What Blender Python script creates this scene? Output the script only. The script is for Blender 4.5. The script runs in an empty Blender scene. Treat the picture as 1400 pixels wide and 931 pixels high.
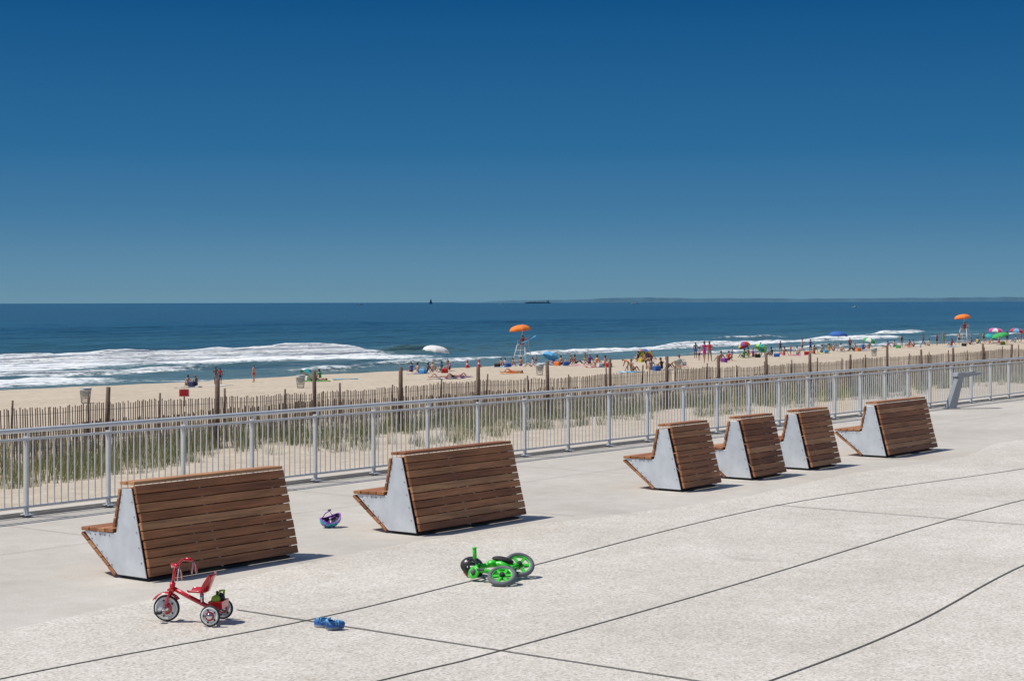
import bpy, math, random
import numpy as np
from mathutils import Vector, Matrix
random.seed(7); rng=np.random.default_rng(7)
sc=bpy.context.scene
ANG=math.radians(52.4)           # promenade direction; local x runs along it, local y goes seaward
CA,SA=math.cos(ANG),math.sin(ANG)
def W(s,q,z=0.0): return Vector((s*CA-q*SA, s*SA+q*CA, z))
def toSQ(x,y): return (x*CA+y*SA, -x*SA+y*CA)
SEA=-4.8; CAMH=2.7
# ---------------------------------------------------------------- noise
def _h(ix,iy,seed):
    n=(ix.astype(np.int64)*374761393+iy.astype(np.int64)*668265263+seed*1274126177)&0xffffffff
    n=((n^(n>>13))*1274126177)&0xffffffff
    n=(n^(n>>16))&0xffffffff
    return n/4294967295.0
def vn(x,y,seed=0):
    x=np.asarray(x,dtype=float);y=np.asarray(y,dtype=float)
    ix=np.floor(x);iy=np.floor(y);fx=x-ix;fy=y-iy
    fx=fx*fx*(3-2*fx);fy=fy*fy*(3-2*fy)
    a=_h(ix,iy,seed);b=_h(ix+1,iy,seed);c=_h(ix,iy+1,seed);d=_h(ix+1,iy+1,seed)
    return (a*(1-fx)+b*fx)*(1-fy)+(c*(1-fx)+d*fx)*fy
def fbm(x,y,seed=0,o=4):
    t=0;a=.5;n=0
    for i in range(o):
        t=t+a*vn(x*2**i,y*2**i,seed+i*17);n+=a;a*=.5
    return t/n
QZ=[-6000,18.4,28,36,44,60,75,90,105,121,140,170,400]
ZZ=[-1.0,-1.0,-1.25,-1.5,-1.7,-2.1,-2.4,-2.9,-3.6,-4.8,-6,-8,-20]
def ground(s,q):
    s=np.asarray(s,dtype=float);q=np.asarray(q,dtype=float)
    z=np.interp(q,QZ,ZZ)
    amp=np.clip((q-19)/6,0,1)*np.clip((125-q)/25,0.15,1)
    dune=np.exp(-((q-38)/6)**2)*.28*(fbm(s/7,q/5,5)-.35)
    return z+amp*(.34*(fbm(s/9,q/6,1)-.5)+.10*(fbm(s/1.3,q/1.1,2)-.5)+dune)
# ---------------------------------------------------------------- materials
def newmat(name):
    m=bpy.data.materials.new(name);m.use_nodes=True
    nt=m.node_tree;return m,nt,nt.nodes['Principled BSDF']
def N(nt,t,**k):
    n=nt.nodes.new(t)
    for a,b in k.items():
        if a=='ins':
            for kk,vv in b.items(): n.inputs[kk].default_value=vv
        else: setattr(n,a,b)
    return n
def L(nt,a,b): nt.links.new(a,b)
def ramp(nt,fac,stops):
    r=N(nt,'ShaderNodeValToRGB');e=r.color_ramp.elements
    while len(e)<len(stops): e.new(.5)
    for i,(p,c) in enumerate(stops):
        e[i].position=p;e[i].color=(*c,1) if len(c)==3 else c
    if fac is not None: L(nt,fac,r.inputs[0])
    return r
def noise(nt,vec,scale,detail=4,rough=.55):
    n=N(nt,'ShaderNodeTexNoise',ins={'Scale':scale,'Detail':detail,'Roughness':rough})
    if vec is not None:L(nt,vec,n.inputs['Vector'])
    return n
def mapping(nt,src,scale=(1,1,1),rot=(0,0,0)):
    m=N(nt,'ShaderNodeMapping');m.inputs['Scale'].default_value=scale;m.inputs['Rotation'].default_value=rot
    L(nt,src,m.inputs['Vector']);return m.outputs[0]
def bump(nt,h,strength,dist,nrm=None):
    b=N(nt,'ShaderNodeBump',ins={'Strength':strength,'Distance':dist});L(nt,h,b.inputs['Height'])
    if nrm is not None:L(nt,nrm,b.inputs['Normal'])
    return b.outputs[0]
def mixc(nt,f,a,b,mode='MIX'):
    m=N(nt,'ShaderNodeMix',data_type='RGBA',blend_type=mode)
    for sck,v in ((0,f),(6,a),(7,b)):
        if hasattr(v,'is_output'):L(nt,v,m.inputs[sck])
        else:m.inputs[sck].default_value=v if not isinstance(v,tuple) else ((*v,1) if len(v)==3 else v)
    return m.outputs[2]
def math_(nt,op,a,b=0.0,c=0.0,clamp=False):
    m=N(nt,'ShaderNodeMath',operation=op,use_clamp=clamp)
    for i,v in enumerate((a,b,c)):
        if hasattr(v,'is_output'):L(nt,v,m.inputs[i])
        else:m.inputs[i].default_value=v
    return m.outputs[0]
_pc={}
def pm(name,col,rough=.6,metal=0.0,var=.18,scale=9,bmp=0.0,coat=0.0):
    if name in _pc:return _pc[name]
    m,nt,p=newmat(name)
    tc=N(nt,'ShaderNodeTexCoord')
    n=noise(nt,tc.outputs['Object'],scale,5)
    lo=tuple(c*(1-var) for c in col);hi=tuple(min(1,c*(1+var)) for c in col)
    r=ramp(nt,n.outputs[0],[(.3,lo),(.7,hi)]);L(nt,r.outputs[0],p.inputs['Base Color'])
    p.inputs['Roughness'].default_value=rough;p.inputs['Metallic'].default_value=metal
    p.inputs['Coat Weight'].default_value=coat
    if bmp:L(nt,bump(nt,n.outputs[0],bmp,.01),p.inputs['Normal'])
    _pc[name]=m;return m
# ---------------------------------------------------------------- mesh builder
class MB:
    def __init__(s):s.v=[];s.f=[];s.m=[];s.t=[];s.sm=[];s.M=Matrix.Identity(4)
    def add(s,vs,fs,mat=0,tone=.5,smooth=False,M=None):
        b=len(s.v);T=s.M@M if M is not None else s.M
        s.v+=[tuple(T@Vector(v)) for v in vs];s.t+=[tone]*len(vs)
        s.f+=[tuple(i+b for i in f) for f in fs];s.m+=[mat]*len(fs);s.sm+=[smooth]*len(fs)
    def box(s,c,d,mat=0,tone=.5,M=None):
        x,y,z=c;a,b,e=d[0]/2,d[1]/2,d[2]/2
        vs=[(x+i*a,y+j*b,z+k*e) for k in(-1,1) for j in(-1,1) for i in(-1,1)]
        s.add(vs,[(0,2,3,1),(4,5,7,6),(0,1,5,4),(2,6,7,3),(0,4,6,2),(1,3,7,5)],mat,tone,False,M)
    def prism(s,prof,x0,x1,mat=0,tone=.5,M=None):   # prof (y,z) ccw, extruded along x
        n=len(prof);vs=[(x0,y,z) for y,z in prof]+[(x1,y,z) for y,z in prof]
        fs=[tuple(range(n))[::-1],tuple(range(n,2*n))]+[(i,(i+1)%n,n+(i+1)%n,n+i) for i in range(n)]
        s.add(vs,fs,mat,tone,False,M)
    def tube(s,pts,r,mat=0,n=10,tone=.5,M=None,caps=True,flat=None):
        pts=[Vector(p) for p in pts];k=len(pts)
        if not hasattr(r,'__len__'):r=[r]*k
        vs=[];up=None
        for i,p in enumerate(pts):
            d=(pts[min(i+1,k-1)]-pts[max(i-1,0)]).normalized()
            if up is None:
                up=Vector((0,0,1)) if abs(d.z)<.9 else Vector((1,0,0))
            a=d.cross(up).normalized();up=a.cross(d).normalized()
            for j in range(n):
                t=2*math.pi*j/n
                vs.append(p+a*math.cos(t)*r[i]+up*math.sin(t)*r[i]*(flat or 1))
        fs=[(i*n+j,i*n+(j+1)%n,(i+1)*n+(j+1)%n,(i+1)*n+j) for i in range(k-1) for j in range(n)]
        if caps:fs+=[tuple(range(n))[::-1],tuple(range((k-1)*n,k*n))]
        s.add(vs,fs,mat,tone,True,M)
    def lathe(s,prof,mat=0,n=20,M=None,tone=.5,closed=False):   # (r,z)
        k=len(prof);vs=[(r*math.cos(2*math.pi*j/n),r*math.sin(2*math.pi*j/n),z) for r,z in prof for j in range(n)]
        fs=[(i*n+j,i*n+(j+1)%n,((i+1)%k)*n+(j+1)%n,((i+1)%k)*n+j) for i in range(k if closed else k-1) for j in range(n)]
        s.add(vs,fs,mat,tone,True,M)
    def ell(s,c,r,mat=0,nu=12,nv=8,M=None,tone=.5,v0=0.0,v1=1.0):
        vs=[];
        for i in range(nv+1):
            ph=math.pi*(v0+(v1-v0)*i/nv)
            for j in range(nu):
                t=2*math.pi*j/nu
                vs.append((c[0]+r[0]*math.sin(ph)*math.cos(t),c[1]+r[1]*math.sin(ph)*math.sin(t),c[2]+r[2]*math.cos(ph)))
        fs=[(i*nu+j,(i+1)*nu+j,(i+1)*nu+(j+1)%nu,i*nu+(j+1)%nu) for i in range(nv) for j in range(nu)]
        s.add(vs,fs,mat,tone,True,M)
    def mesh(s,name,mats):
        me=bpy.data.meshes.new(name);me.from_pydata(s.v,[],s.f);me.update()
        for m in mats:me.materials.append(m)
        me.polygons.foreach_set('material_index',s.m);me.polygons.foreach_set('use_smooth',s.sm)
        a=me.attributes.new('tone','FLOAT','POINT');a.data.foreach_set('value',s.t)
        return me
    def obj(s,name,mats,loc=(0,0,0),rz=0.0,bevel=0):
        o=bpy.data.objects.new(name,s.mesh(name,mats));sc.collection.objects.link(o)
        o.location=loc;o.rotation_euler=(0,0,rz)
        if bevel:
            b=o.modifiers.new('bevel','BEVEL');b.width=bevel;b.segments=1;b.limit_method='ANGLE'
        return o
def npobj(name,v,f,mats,rz=0.0,attrs=None,smooth=True):
    me=bpy.data.meshes.new(name);v=np.asarray(v,dtype=np.float32);f=np.asarray(f,dtype=np.int32)
    k=f.shape[1];me.vertices.add(len(v));me.vertices.foreach_set('co',v.ravel())
    me.loops.add(f.size);me.loops.foreach_set('vertex_index',f.ravel())
    me.polygons.add(len(f));me.polygons.foreach_set('loop_start',np.arange(0,f.size,k,dtype=np.int32))
    me.polygons.foreach_set('loop_total',np.full(len(f),k,dtype=np.int32))
    me.update(calc_edges=True)
    me.polygons.foreach_set('use_smooth',np.full(len(f),smooth))
    for m in mats:me.materials.append(m)
    for kk,a in (attrs or {}).items():
        at=me.attributes.new(kk,'FLOAT','POINT');at.data.foreach_set('value',np.asarray(a,dtype=np.float32).ravel())
    o=bpy.data.objects.new(name,me);sc.collection.objects.link(o);o.rotation_euler=(0,0,rz);return o
def grid(ss,qs):
    S,Q=np.meshgrid(ss,qs,indexing='ij');ns,nq=S.shape
    i=np.arange(ns*nq).reshape(ns,nq)
    f=np.stack([i[:-1,:-1],i[1:,:-1],i[1:,1:],i[:-1,1:]],-1).reshape(-1,4)
    return S,Q,f
def grow(a,step,end,r=1.35):
    out=[];x=a
    while abs(x-a)<abs(end-a):
        x+=step;step*=r;out.append(x)
    return out
# ---------------------------------------------------------------- world, sun, camera
w=bpy.data.worlds.new("World");sc.world=w;w.use_nodes=True;nt=w.node_tree
bg=nt.nodes['Background'];bg.inputs['Strength'].default_value=.1
EL=math.radians(60);AZ=math.radians(-93)
sky=N(nt,'ShaderNodeTexSky',sky_type='NISHITA');sky.sun_disc=False
sky.sun_elevation=EL;sky.sun_rotation=AZ;sky.air_density=1.0;sky.dust_density=.4;sky.ozone_density=3
tc=N(nt,'ShaderNodeTexCoord');sx=N(nt,'ShaderNodeSeparateXYZ');L(nt,tc.outputs['Generated'],sx.inputs[0])
zz=math_(nt,'MULTIPLY',sx.outputs[2],4.0,clamp=True)
cr=ramp(nt,zz,[(0,(.145,.285,.385)),(.08,(.112,.255,.385)),(.2,(.060,.195,.355)),(.36,(.026,.145,.318)),(.70,(.006,.082,.238)),(1,(.005,.065,.21))])
sc10=N(nt,'ShaderNodeVectorMath',operation='SCALE');L(nt,cr.outputs[0],sc10.inputs[0]);sc10.inputs['Scale'].default_value=10
mr=N(nt,'ShaderNodeMapRange',ins={'From Min':.2,'From Max':.6});L(nt,sx.outputs[2],mr.inputs[0])
L(nt,mixc(nt,mr.outputs[0],sc10.outputs[0],sky.outputs[0]),bg.inputs['Color'])
sd=bpy.data.lights.new('sun','SUN');sd.energy=4.1;sd.angle=math.radians(.5);sd.color=(1,.955,.88)
so=bpy.data.objects.new('sun',sd);sc.collection.objects.link(so)
D=Vector((math.sin(AZ)*math.cos(EL),math.cos(AZ)*math.cos(EL),math.sin(EL)))
so.rotation_euler=D.to_track_quat('Z','Y').to_euler();so.location=(-20,0,40)
cd=bpy.data.cameras.new('camera');co=bpy.data.objects.new('camera',cd);sc.collection.objects.link(co);sc.camera=co
cd.lens=60.43;cd.sensor_width=36;cd.clip_end=200000;cd.clip_start=.1;cd.shift_y=-.0373
co.location=(0,0,CAMH);co.rotation_euler=(math.radians(90),math.radians(.14),0)
sc.view_settings.view_transform='Standard';sc.view_settings.look='None';sc.view_settings.exposure=0
# ---------------------------------------------------------------- sand terrain
m_sand,nt,p=newmat('sand')
tc=N(nt,'ShaderNodeTexCoord');o=tc.outputs['Object'];sp=N(nt,'ShaderNodeSeparateXYZ');L(nt,o,sp.inputs[0])
n1=noise(nt,o,.25,5);n2=noise(nt,o,2.2,6,.6);n3=noise(nt,o,40,3)
c=ramp(nt,n1.outputs[0],[(.3,(.47,.38,.28)),(.7,(.57,.475,.36))])
c2=mixc(nt,.45,c.outputs[0],ramp(nt,n2.outputs[0],[(.35,(.38,.305,.22)),(.65,(.62,.53,.41))]).outputs[0])
qq=math_(nt,'ADD',sp.outputs[1],math_(nt,'MULTIPLY',noise(nt,o,.06,3).outputs[0],10))
wet=N(nt,'ShaderNodeMapRange',ins={'From Min':119.0,'From Max':124.0});L(nt,qq,wet.inputs[0])
L(nt,mixc(nt,wet.outputs[0],c2,(.20,.15,.105)),p.inputs['Base Color'])
rr=N(nt,'ShaderNodeMapRange',ins={'To Min':.95,'To Max':.35});L(nt,wet.outputs[0],rr.inputs[0]);L(nt,rr.outputs[0],p.inputs['Roughness'])
b1=bump(nt,n2.outputs[0],.7,.12);L(nt,bump(nt,n3.outputs[0],.3,.01,b1),p.inputs['Normal'])
ss=np.array(sorted(grow(8,-4,-6000,1.4))+list(np.arange(8,90,.4))+list(np.arange(90,420,1.5))+grow(420,3,30000,1.3))
qs=np.array(sorted(grow(18,-2,-6000,1.5))+list(np.arange(18,60,.35))+list(np.arange(60,128,.8))+grow(128,1.5,400,1.3))
S,Q,f=grid(ss,qs);Z=ground(S,Q)
npobj('beach_sand',np.stack([S,Q,Z],-1).reshape(-1,3),f,[m_sand],ANG)
# ---------------------------------------------------------------- sea
m_sea,nt,p=newmat('sea_water')
tc=N(nt,'ShaderNodeTexCoord');o=tc.outputs['Object'];sp=N(nt,'ShaderNodeSeparateXYZ');L(nt,o,sp.inputs[0])
fa=N(nt,'ShaderNodeAttribute',attribute_name='foam')
dep=N(nt,'ShaderNodeMapRange',ins={'From Min':118.0,'From Max':420.0});L(nt,sp.outputs[1],dep.inputs[0])
wc=ramp(nt,dep.outputs[0],[(0,(.15,.215,.19)),(.12,(.085,.17,.175)),(.35,(.035,.11,.14)),(1,(.014,.070,.115))])
pat=noise(nt,mapping(nt,o,(.006,.03,1)),1,4);
wc2=mixc(nt,1.0,wc.outputs[0],ramp(nt,pat.outputs[0],[(.3,(.62,.62,.66)),(.7,(1.25,1.25,1.2))]).outputs[0],'MULTIPLY')
fn=noise(nt,mapping(nt,o,(.8,1.1,1)),1,8,.72)
ff=math_(nt,'ADD',fa.outputs['Fac'],math_(nt,'MULTIPLY',math_(nt,'SUBTRACT',fn.outputs[0],.5),1.5))
fm=N(nt,'ShaderNodeMapRange',interpolation_type='SMOOTHSTEP',ins={'From Min':.32,'From Max':.70});L(nt,ff,fm.inputs[0])
F=math_(nt,'MULTIPLY',fm.outputs[0],math_(nt,'GREATER_THAN',fa.outputs['Fac'],.02))
L(nt,mixc(nt,F,wc2,(.80,.82,.82)),p.inputs['Base Color'])
r_=N(nt,'ShaderNodeMapRange',ins={'To Min':.16,'To Max':.8});L(nt,F,r_.inputs[0]);L(nt,r_.outputs[0],p.inputs['Roughness'])
p.inputs['IOR'].default_value=1.33;p.inputs['Specular IOR Level'].default_value=.42
w1=noise(nt,mapping(nt,o,(.12,.42,1)),1,6,.6);w2=noise(nt,mapping(nt,o,(.015,.06,1)),1,4,.6);w3=noise(nt,mapping(nt,o,(.9,2.2,1)),1,4,.6)
bb=bump(nt,w1.outputs[0],1,.9);bb=bump(nt,w2.outputs[0],1,3.5,bb);bb=bump(nt,w3.outputs[0],.8,.18,bb)
L(nt,bb,p.inputs['Normal'])
ss=np.array(sorted(grow(50,-5,-60000,1.5))+list(np.arange(50,520,1.1))+grow(520,2,90000,1.25))
qs=np.array(list(np.arange(108,215,.45))+list(np.arange(215,420,1.1))+grow(420,2,90000,1.2))
S,Q,f=grid(ss,qs)
fade=np.clip((900-Q)/500,0,1)*np.clip((Q-116)/25,0,1)
fade_s=np.clip((900-S)/400,0,1)*np.clip((S+100)/100,0,1)
wig=6*(fbm(S/60,Q/200,3)-.5)*2
Z=SEA+fade*fade_s*(.22*np.sin((Q+wig*2)/4.6+2*fbm(S/40,Q/30,9)*3)*(.4+fbm(S/25,Q/40,8))+.55*(fbm(S/16,Q/5,11)-.5)+.22*(fbm(S/4,Q/1.6,12,3)-.5))
foam=np.zeros_like(S)
def env(s,a,b,e=8): return np.clip((s-a)/e,0,1)*np.clip((b-s)/e,0,1)
#          qc   s0  s1  h  foamwidth strength
bands=[(168,  60,187,1.4,18,1.0),(169,183,208,1.1,0,0),(190, 60,150,.8,5,.8),(146,186,250,.6,5,.8),(154,236,330,.7,5,.85),
       (172,352,392,.8,3,.9),(137, 70,112,.4,7,.85),(133,128,150,.3,3,.6),(131,205,300,.35,3,.6),(176,290,330,.5,2,.6),(150,330,420,.4,2.5,.6),
       (140,150,190,.35,3,.6),(150,60,140,.4,4,.75)]
for i,(qc,s0,s1,h,fw,st) in enumerate(bands):
    q0=qc+7*(fbm(S/35,S*0+i,30+i,3)-.5)*1.6
    t=Q-q0;e=env(S,s0,s1,10);hh=h*(.55+.9*fbm(S/14,S*0+i*3,60+i,3))
    Z+=e*hh*np.where(t<0,np.exp(-(t/1.3)**2),np.exp(-(t/5.5)**2))
    if fw>0:
        f_in=np.where(t<0,np.clip(1+t/fw,0,1)**.6,np.clip(1-t/1.6,0,1))
        rag=.55+.55*fbm(S/9,Q/5,90+i)
        foam=np.maximum(foam,st*e**.5*f_in*rag*1.15)
        Z+=e*f_in*.35*(fbm(S/1.8,Q/1.2,70+i)-.4)*(fw>4)
# swash lines near the waterline
q0=123.5+5*(fbm(S/22,S*0,40,4)-.5)*2
foam=np.maximum(foam,.62*np.exp(-((Q-q0)/1.3)**2)*(.4+fbm(S/12,Q/3,41)))
q0=128.5+8*(fbm(S/30,S*0,44,4)-.5)*2
foam=np.maximum(foam,.6*np.exp(-((Q-q0)/1.6)**2)*(.15+1.1*fbm(S/16,Q/3,45)))
npobj('sea',np.stack([S,Q,Z],-1).reshape(-1,3),f,[m_sea],ANG,{'foam':foam})
# ---------------------------------------------------------------- promenade
m_pave,nt,p=newmat('promenade_concrete')
tc=N(nt,'ShaderNodeTexCoord');o=tc.outputs['Object'];sp=N(nt,'ShaderNodeSeparateXYZ');L(nt,o,sp.inputs[0])
agg=N(nt,'ShaderNodeTexVoronoi',ins={'Scale':55.0});L(nt,o,agg.inputs['Vector'])
sg=N(nt,'ShaderNodeSeparateColor');L(nt,agg.outputs['Color'],sg.inputs[0])
agc=ramp(nt,sg.outputs[0],[(0,(.24,.205,.165)),(.2,(.46,.42,.365)),(.6,(.62,.575,.515)),(1,(.79,.75,.69))])
fine=noise(nt,o,32,7,.75);big=noise(nt,o,.45,5,.6);med=noise(nt,o,3.2,6,.65)
agc2=mixc(nt,.5,agc.outputs[0],ramp(nt,fine.outputs[0],[(.36,(.43,.39,.335)),(.62,(.73,.69,.625))]).outputs[0])
smc=ramp(nt,fine.outputs[0],[(.3,(.46,.425,.375)),(.7,(.57,.53,.475))])
wv=noise(nt,mapping(nt,o,(.11,.02,1)),1,1)
edge=math_(nt,'ADD',12.35,math_(nt,'MULTIPLY',math_(nt,'SUBTRACT',wv.outputs[0],.5),3.4))
isS=N(nt,'ShaderNodeMapRange',ins={'From Min':-.01,'From Max':.01});L(nt,math_(nt,'SUBTRACT',sp.outputs[1],edge),isS.inputs[0])
col=mixc(nt,isS.outputs[0],agc2,smc.outputs[0])
col=mixc(nt,1.0,col,ramp(nt,big.outputs[0],[(.3,(.89,.882,.865)),(.7,(1.08,1.08,1.08))]).outputs[0],'MULTIPLY')
col=mixc(nt,1.0,col,ramp(nt,med.outputs[0],[(.3,(.92,.913,.895)),(.65,(1.04,1.04,1.04))]).outputs[0],'MULTIPLY')
# a few darker spills and scuffs
sp_=noise(nt,mapping(nt,o,(.9,.5,1)),1,3,.5);fspill=noise(nt,o,7,5,.7)
spm=N(nt,'ShaderNodeMapRange',interpolation_type='SMOOTHSTEP',ins={'From Min':.66,'From Max':.80});L(nt,math_(nt,'ADD',sp_.outputs[0],math_(nt,'MULTIPLY',math_(nt,'SUBTRACT',fspill.outputs[0],.5),.3)),spm.inputs[0])
col=mixc(nt,math_(nt,'MULTIPLY',spm.outputs[0],.5),col,(.36,.33,.285))
L(nt,col,p.inputs['Base Color']);p.inputs['Roughness'].default_value=.85
L(nt,bump(nt,agg.outputs['Distance'],.35,.004,bump(nt,fine.outputs[0],.35,.006)),p.inputs['Normal'])
mb=MB();mb.box((60,3.2,-.2),(180,30.5,.4));mb.box((60,18.32,.03),(180,.26,.06))
mb.obj('promenade',[m_pave],rz=ANG)
m_joint=pm('joint_filler',(.075,.07,.065),.9)
def catmull(P,n=14):
    P=[np.array(p,float) for p in P];out=[]
    for i in range(len(P)-1):
        a=P[max(i-1,0)];b=P[i];c=P[i+1];d=P[min(i+2,len(P)-1)]
        for k in range(n):
            t=k/n;out.append(.5*((2*b)+(c-a)*t+(2*a-5*b+4*c-d)*t*t+(-a+3*b-3*c+d)*t**3))
    out.append(P[-1]);return out
def strip(mb,pts,wd,z=.004):
    vs=[];k=len(pts)
    for i in range(k):
        d=pts[min(i+1,k-1)]-pts[max(i-1,0)];d=d/np.linalg.norm(d);nn=np.array([-d[1],d[0]])*wd/2
        a=pts[i]+nn;b=pts[i]-nn;vs+=[(a[0],a[1],z),(b[0],b[1],z)]
    mb.add(vs,[(2*i,2*i+1,2*i+3,2*i+2) for i in range(k-1)],0)
mb=MB()
strip(mb,catmull([(-20,10.2),(-4,10.9),(3,10.3),(7.56,10.47),(10.53,10.31),(13.44,10.53),(20.25,11.12),(27,10.37),(34,10.0),(42,10.9),(52,10.2),(70,10.8),(150,10.5)]),.024)
strip(mb,catmull([(-20,8.4),(-4,8.9),(3,8.5),(9.13,8.25),(10.48,8.21),(14.24,8.33),(19.95,8.68),(24,8.7),(30,8.2),(38,8.5),(50,8.1),(70,8.5),(150,8.3)]),.024)
strip(mb,catmull([(-20,6.2),(-4,6.6),(3,6.3),(7.5,6.1),(10.8,6.02),(13.4,6.12),(17.1,6.58),(21,6.72),(25,6.55),(34,6.1),(50,6.5),(150,6.3)]),.024)
for q0 in (3.9,1.7,-.5,-2.7): strip(mb,catmull([(-20,q0),(0,q0+.3),(12,q0-.2),(22,q0+.3),(40,q0),(150,q0)]),.024)
for k in range(-2,14):
    s0=.8+9.7*k;strip(mb,[np.array([s0,-12.]),np.array([s0,11.15])],.02,.007)
mb2=MB()
for k in range(-3,28):
    s0=3.1+4.85*k;strip(mb2,[np.array([s0,12.6]),np.array([s0,18.15])],.008,.006)
strip(mb2,[np.array([-20,15.6]),np.array([140,15.6])],.008,.009)
jo=mb.obj('paving_joints',[m_joint],rz=ANG)
mb2.obj('slab_joints',[pm('joint_fine',(.2,.19,.17),.9)],rz=ANG)
# ---------------------------------------------------------------- railing
m_rail=pm('galvanised_paint',(.62,.64,.65),.42,.1,.08,6)
mb=MB();RQ=18.15
mb.tube([(s,RQ-.05,1.10) for s in np.arange(-12,120,4.0)],.031,0,12)
mb.box((54,RQ,.985),(132,.035,.03));mb.box((54,RQ,.13),(132,.035,.03))
s0=13.48-1.305*19
k=0
while s0<118:
    for dx in(-.018,.018):
        mb.box((s0+dx,RQ,.51),(.010,.05,1.02))
    mb.box((s0,RQ-.02,.035),(.14,.16,.012));mb.box((s0,RQ-.05,1.045),(.03,.03,.06))
    for j in range(1,12):
        x=s0+1.305*j/12
        mb.box((x,RQ,.557),(.013,.013,.82))
    s0+=1.305
mb.obj('railing',[m_rail],rz=ANG)
# ---------------------------------------------------------------- benches
m_wood,nt,p=newmat('ipe_wood')
tc=N(nt,'ShaderNodeTexCoord');o=tc.outputs['Object'];at=N(nt,'ShaderNodeAttribute',attribute_name='tone')
off=N(nt,'ShaderNodeVectorMath',operation='SCALE');cx=N(nt,'ShaderNodeCombineXYZ')
for i in range(3):L(nt,at.outputs['Fac'],cx.inputs[i])
L(nt,cx.outputs[0],off.inputs[0]);off.inputs['Scale'].default_value=37
ad=N(nt,'ShaderNodeVectorMath',operation='ADD');L(nt,o,ad.inputs[0]);L(nt,off.outputs[0],ad.inputs[1])
g=noise(nt,mapping(nt,ad.outputs[0],(2.0,45,45)),1,6,.65);g2=noise(nt,mapping(nt,ad.outputs[0],(1.2,5,5)),1,3)
base=ramp(nt,at.outputs['Fac'],[(0,(.25,.095,.038)),(.35,(.37,.152,.062)),(.7,(.46,.21,.09)),(1,(.56,.30,.145))])
cc=mixc(nt,1.0,base.outputs[0],ramp(nt,g.outputs[0],[(.3,(.58,.54,.50)),(.6,(1.1,1.08,1.05))]).outputs[0],'MULTIPLY')
cc=mixc(nt,1.0,cc,ramp(nt,g2.outputs[0],[(.3,(.68,.65,.62)),(.7,(1.18,1.15,1.12))]).outputs[0],'MULTIPLY')
L(nt,cc,p.inputs['Base Color']);p.inputs['Roughness'].default_value=.6
L(nt,bump(nt,g.outputs[0],.25,.003),p.inputs['Normal'])
m_plate=pm('bench_steel_plate',(.66,.69,.72),.45,.25,.10,5)
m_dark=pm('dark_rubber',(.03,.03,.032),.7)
m_bolt=pm('bolt_steel',(.3,.3,.3),.35,.8)
def slats(mb,a,b,n,L_,th,gap=.009,x0=0.0,rnd=None):
    a=Vector(a);b=Vector(b);d=(b-a);ln=d.length;d/=ln;nn=Vector((-d.y,d.x))
    wd=ln/n
    for i in range(n):
        p0=a+d*(wd*i+gap/2);p1=a+d*(wd*(i+1)-gap/2)
        pr=[p0,p1,p1+nn*th,p0+nn*th]
        dx=rnd.uniform(-.006,.006)
        mb.prism([(v.x,v.y) for v in pr][::-1],x0+dx,L_+dx,0,rnd.random()**1.1)
def bench(s,q,length,seed):
    r=random.Random(seed);mb=MB();Ln=length
    slats(mb,(0,.045),(.225,.915),10,Ln,.035,rnd=r)             # leaning back
    slats(mb,(.205,.925),(.425,.915),2,Ln,.033,rnd=r)             # top
    slats(mb,(.415,.875),(.50,.485),4,Ln,.033,rnd=r)
    slats(mb,(.53,.44),(1.02,.425),4,Ln,.036,rnd=r)             # seat
    slats(mb,(1.015,.415),(.49,.035),5,Ln,.03,rnd=r)            # sloping front underside
    prof=[(.045,.03),(.475,.03),(.975,.41),(.965,.425),(.50,.435),(.405,.885),(.265,.885)]
    mb.prism(prof,.012,.024,1)
    mb.prism(prof,Ln-.024,Ln-.012,1)
    if Ln>1.5: mb.prism(prof,Ln/2-.01,Ln/2+.01,1)
    for x in(.009,Ln-.009):
        for i in range(5):
            t=(i+.5)/5
            for a,b in(((.56,.405),(.92,.40)),((.485,.49),(.40,.86)),((.10,.10),(.275,.83)),((.52,.09),(.9,.385))):
                y=a[0]+(b[0]-a[0])*t;z=a[1]+(b[1]-a[1])*t
                mb.lathe([(0,-.004),(.008,-.004),(.008,.004),(0,.004)],2,8,Matrix.Translation((x,y,z))@Matrix.Rotation(math.pi/2,4,'Y'))
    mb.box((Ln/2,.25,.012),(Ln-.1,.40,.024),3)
    return mb.obj('bench',[m_wood,m_plate,m_bolt,m_dark],W(s,q,.004),ANG,.003)
for i,(s,q,l) in enumerate([(11.02,12.93,2.02),(15.06,12.97,2.03),(20.78,12.95,1.02),(22.76,12.94,.98),(24.65,12.97,1.0),(27.41,12.94,2.0)]):
    bench(s,q,l,100+i)
# ---------------------------------------------------------------- drinking fountain
mb=MB()
mb.prism([(-.16,0),(.06,0),(.26,.78),(.12,.80)],-.11,.11,0)
mb.prism([(.06,.80),(.26,.775),(.70,.845),(.78,.90),(.10,.90)],-.13,.13,0)
mb.lathe([(0,.905),(.06,.905),(.075,.915),(.085,.905)],1,16,Matrix.Translation((0,.55,0)))
mb.tube([(0,.25,.9),(0,.26,.95),(0,.30,.965)],.012,1,8);mb.box((0,-.04,.008),(.32,.36,.014),0)
mb.obj('drinking_fountain',[pm('fountain_grey',(.36,.38,.39),.5,.3,.08),m_bolt],(11.06,43.2,.01),math.radians(-78),.006)
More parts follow.
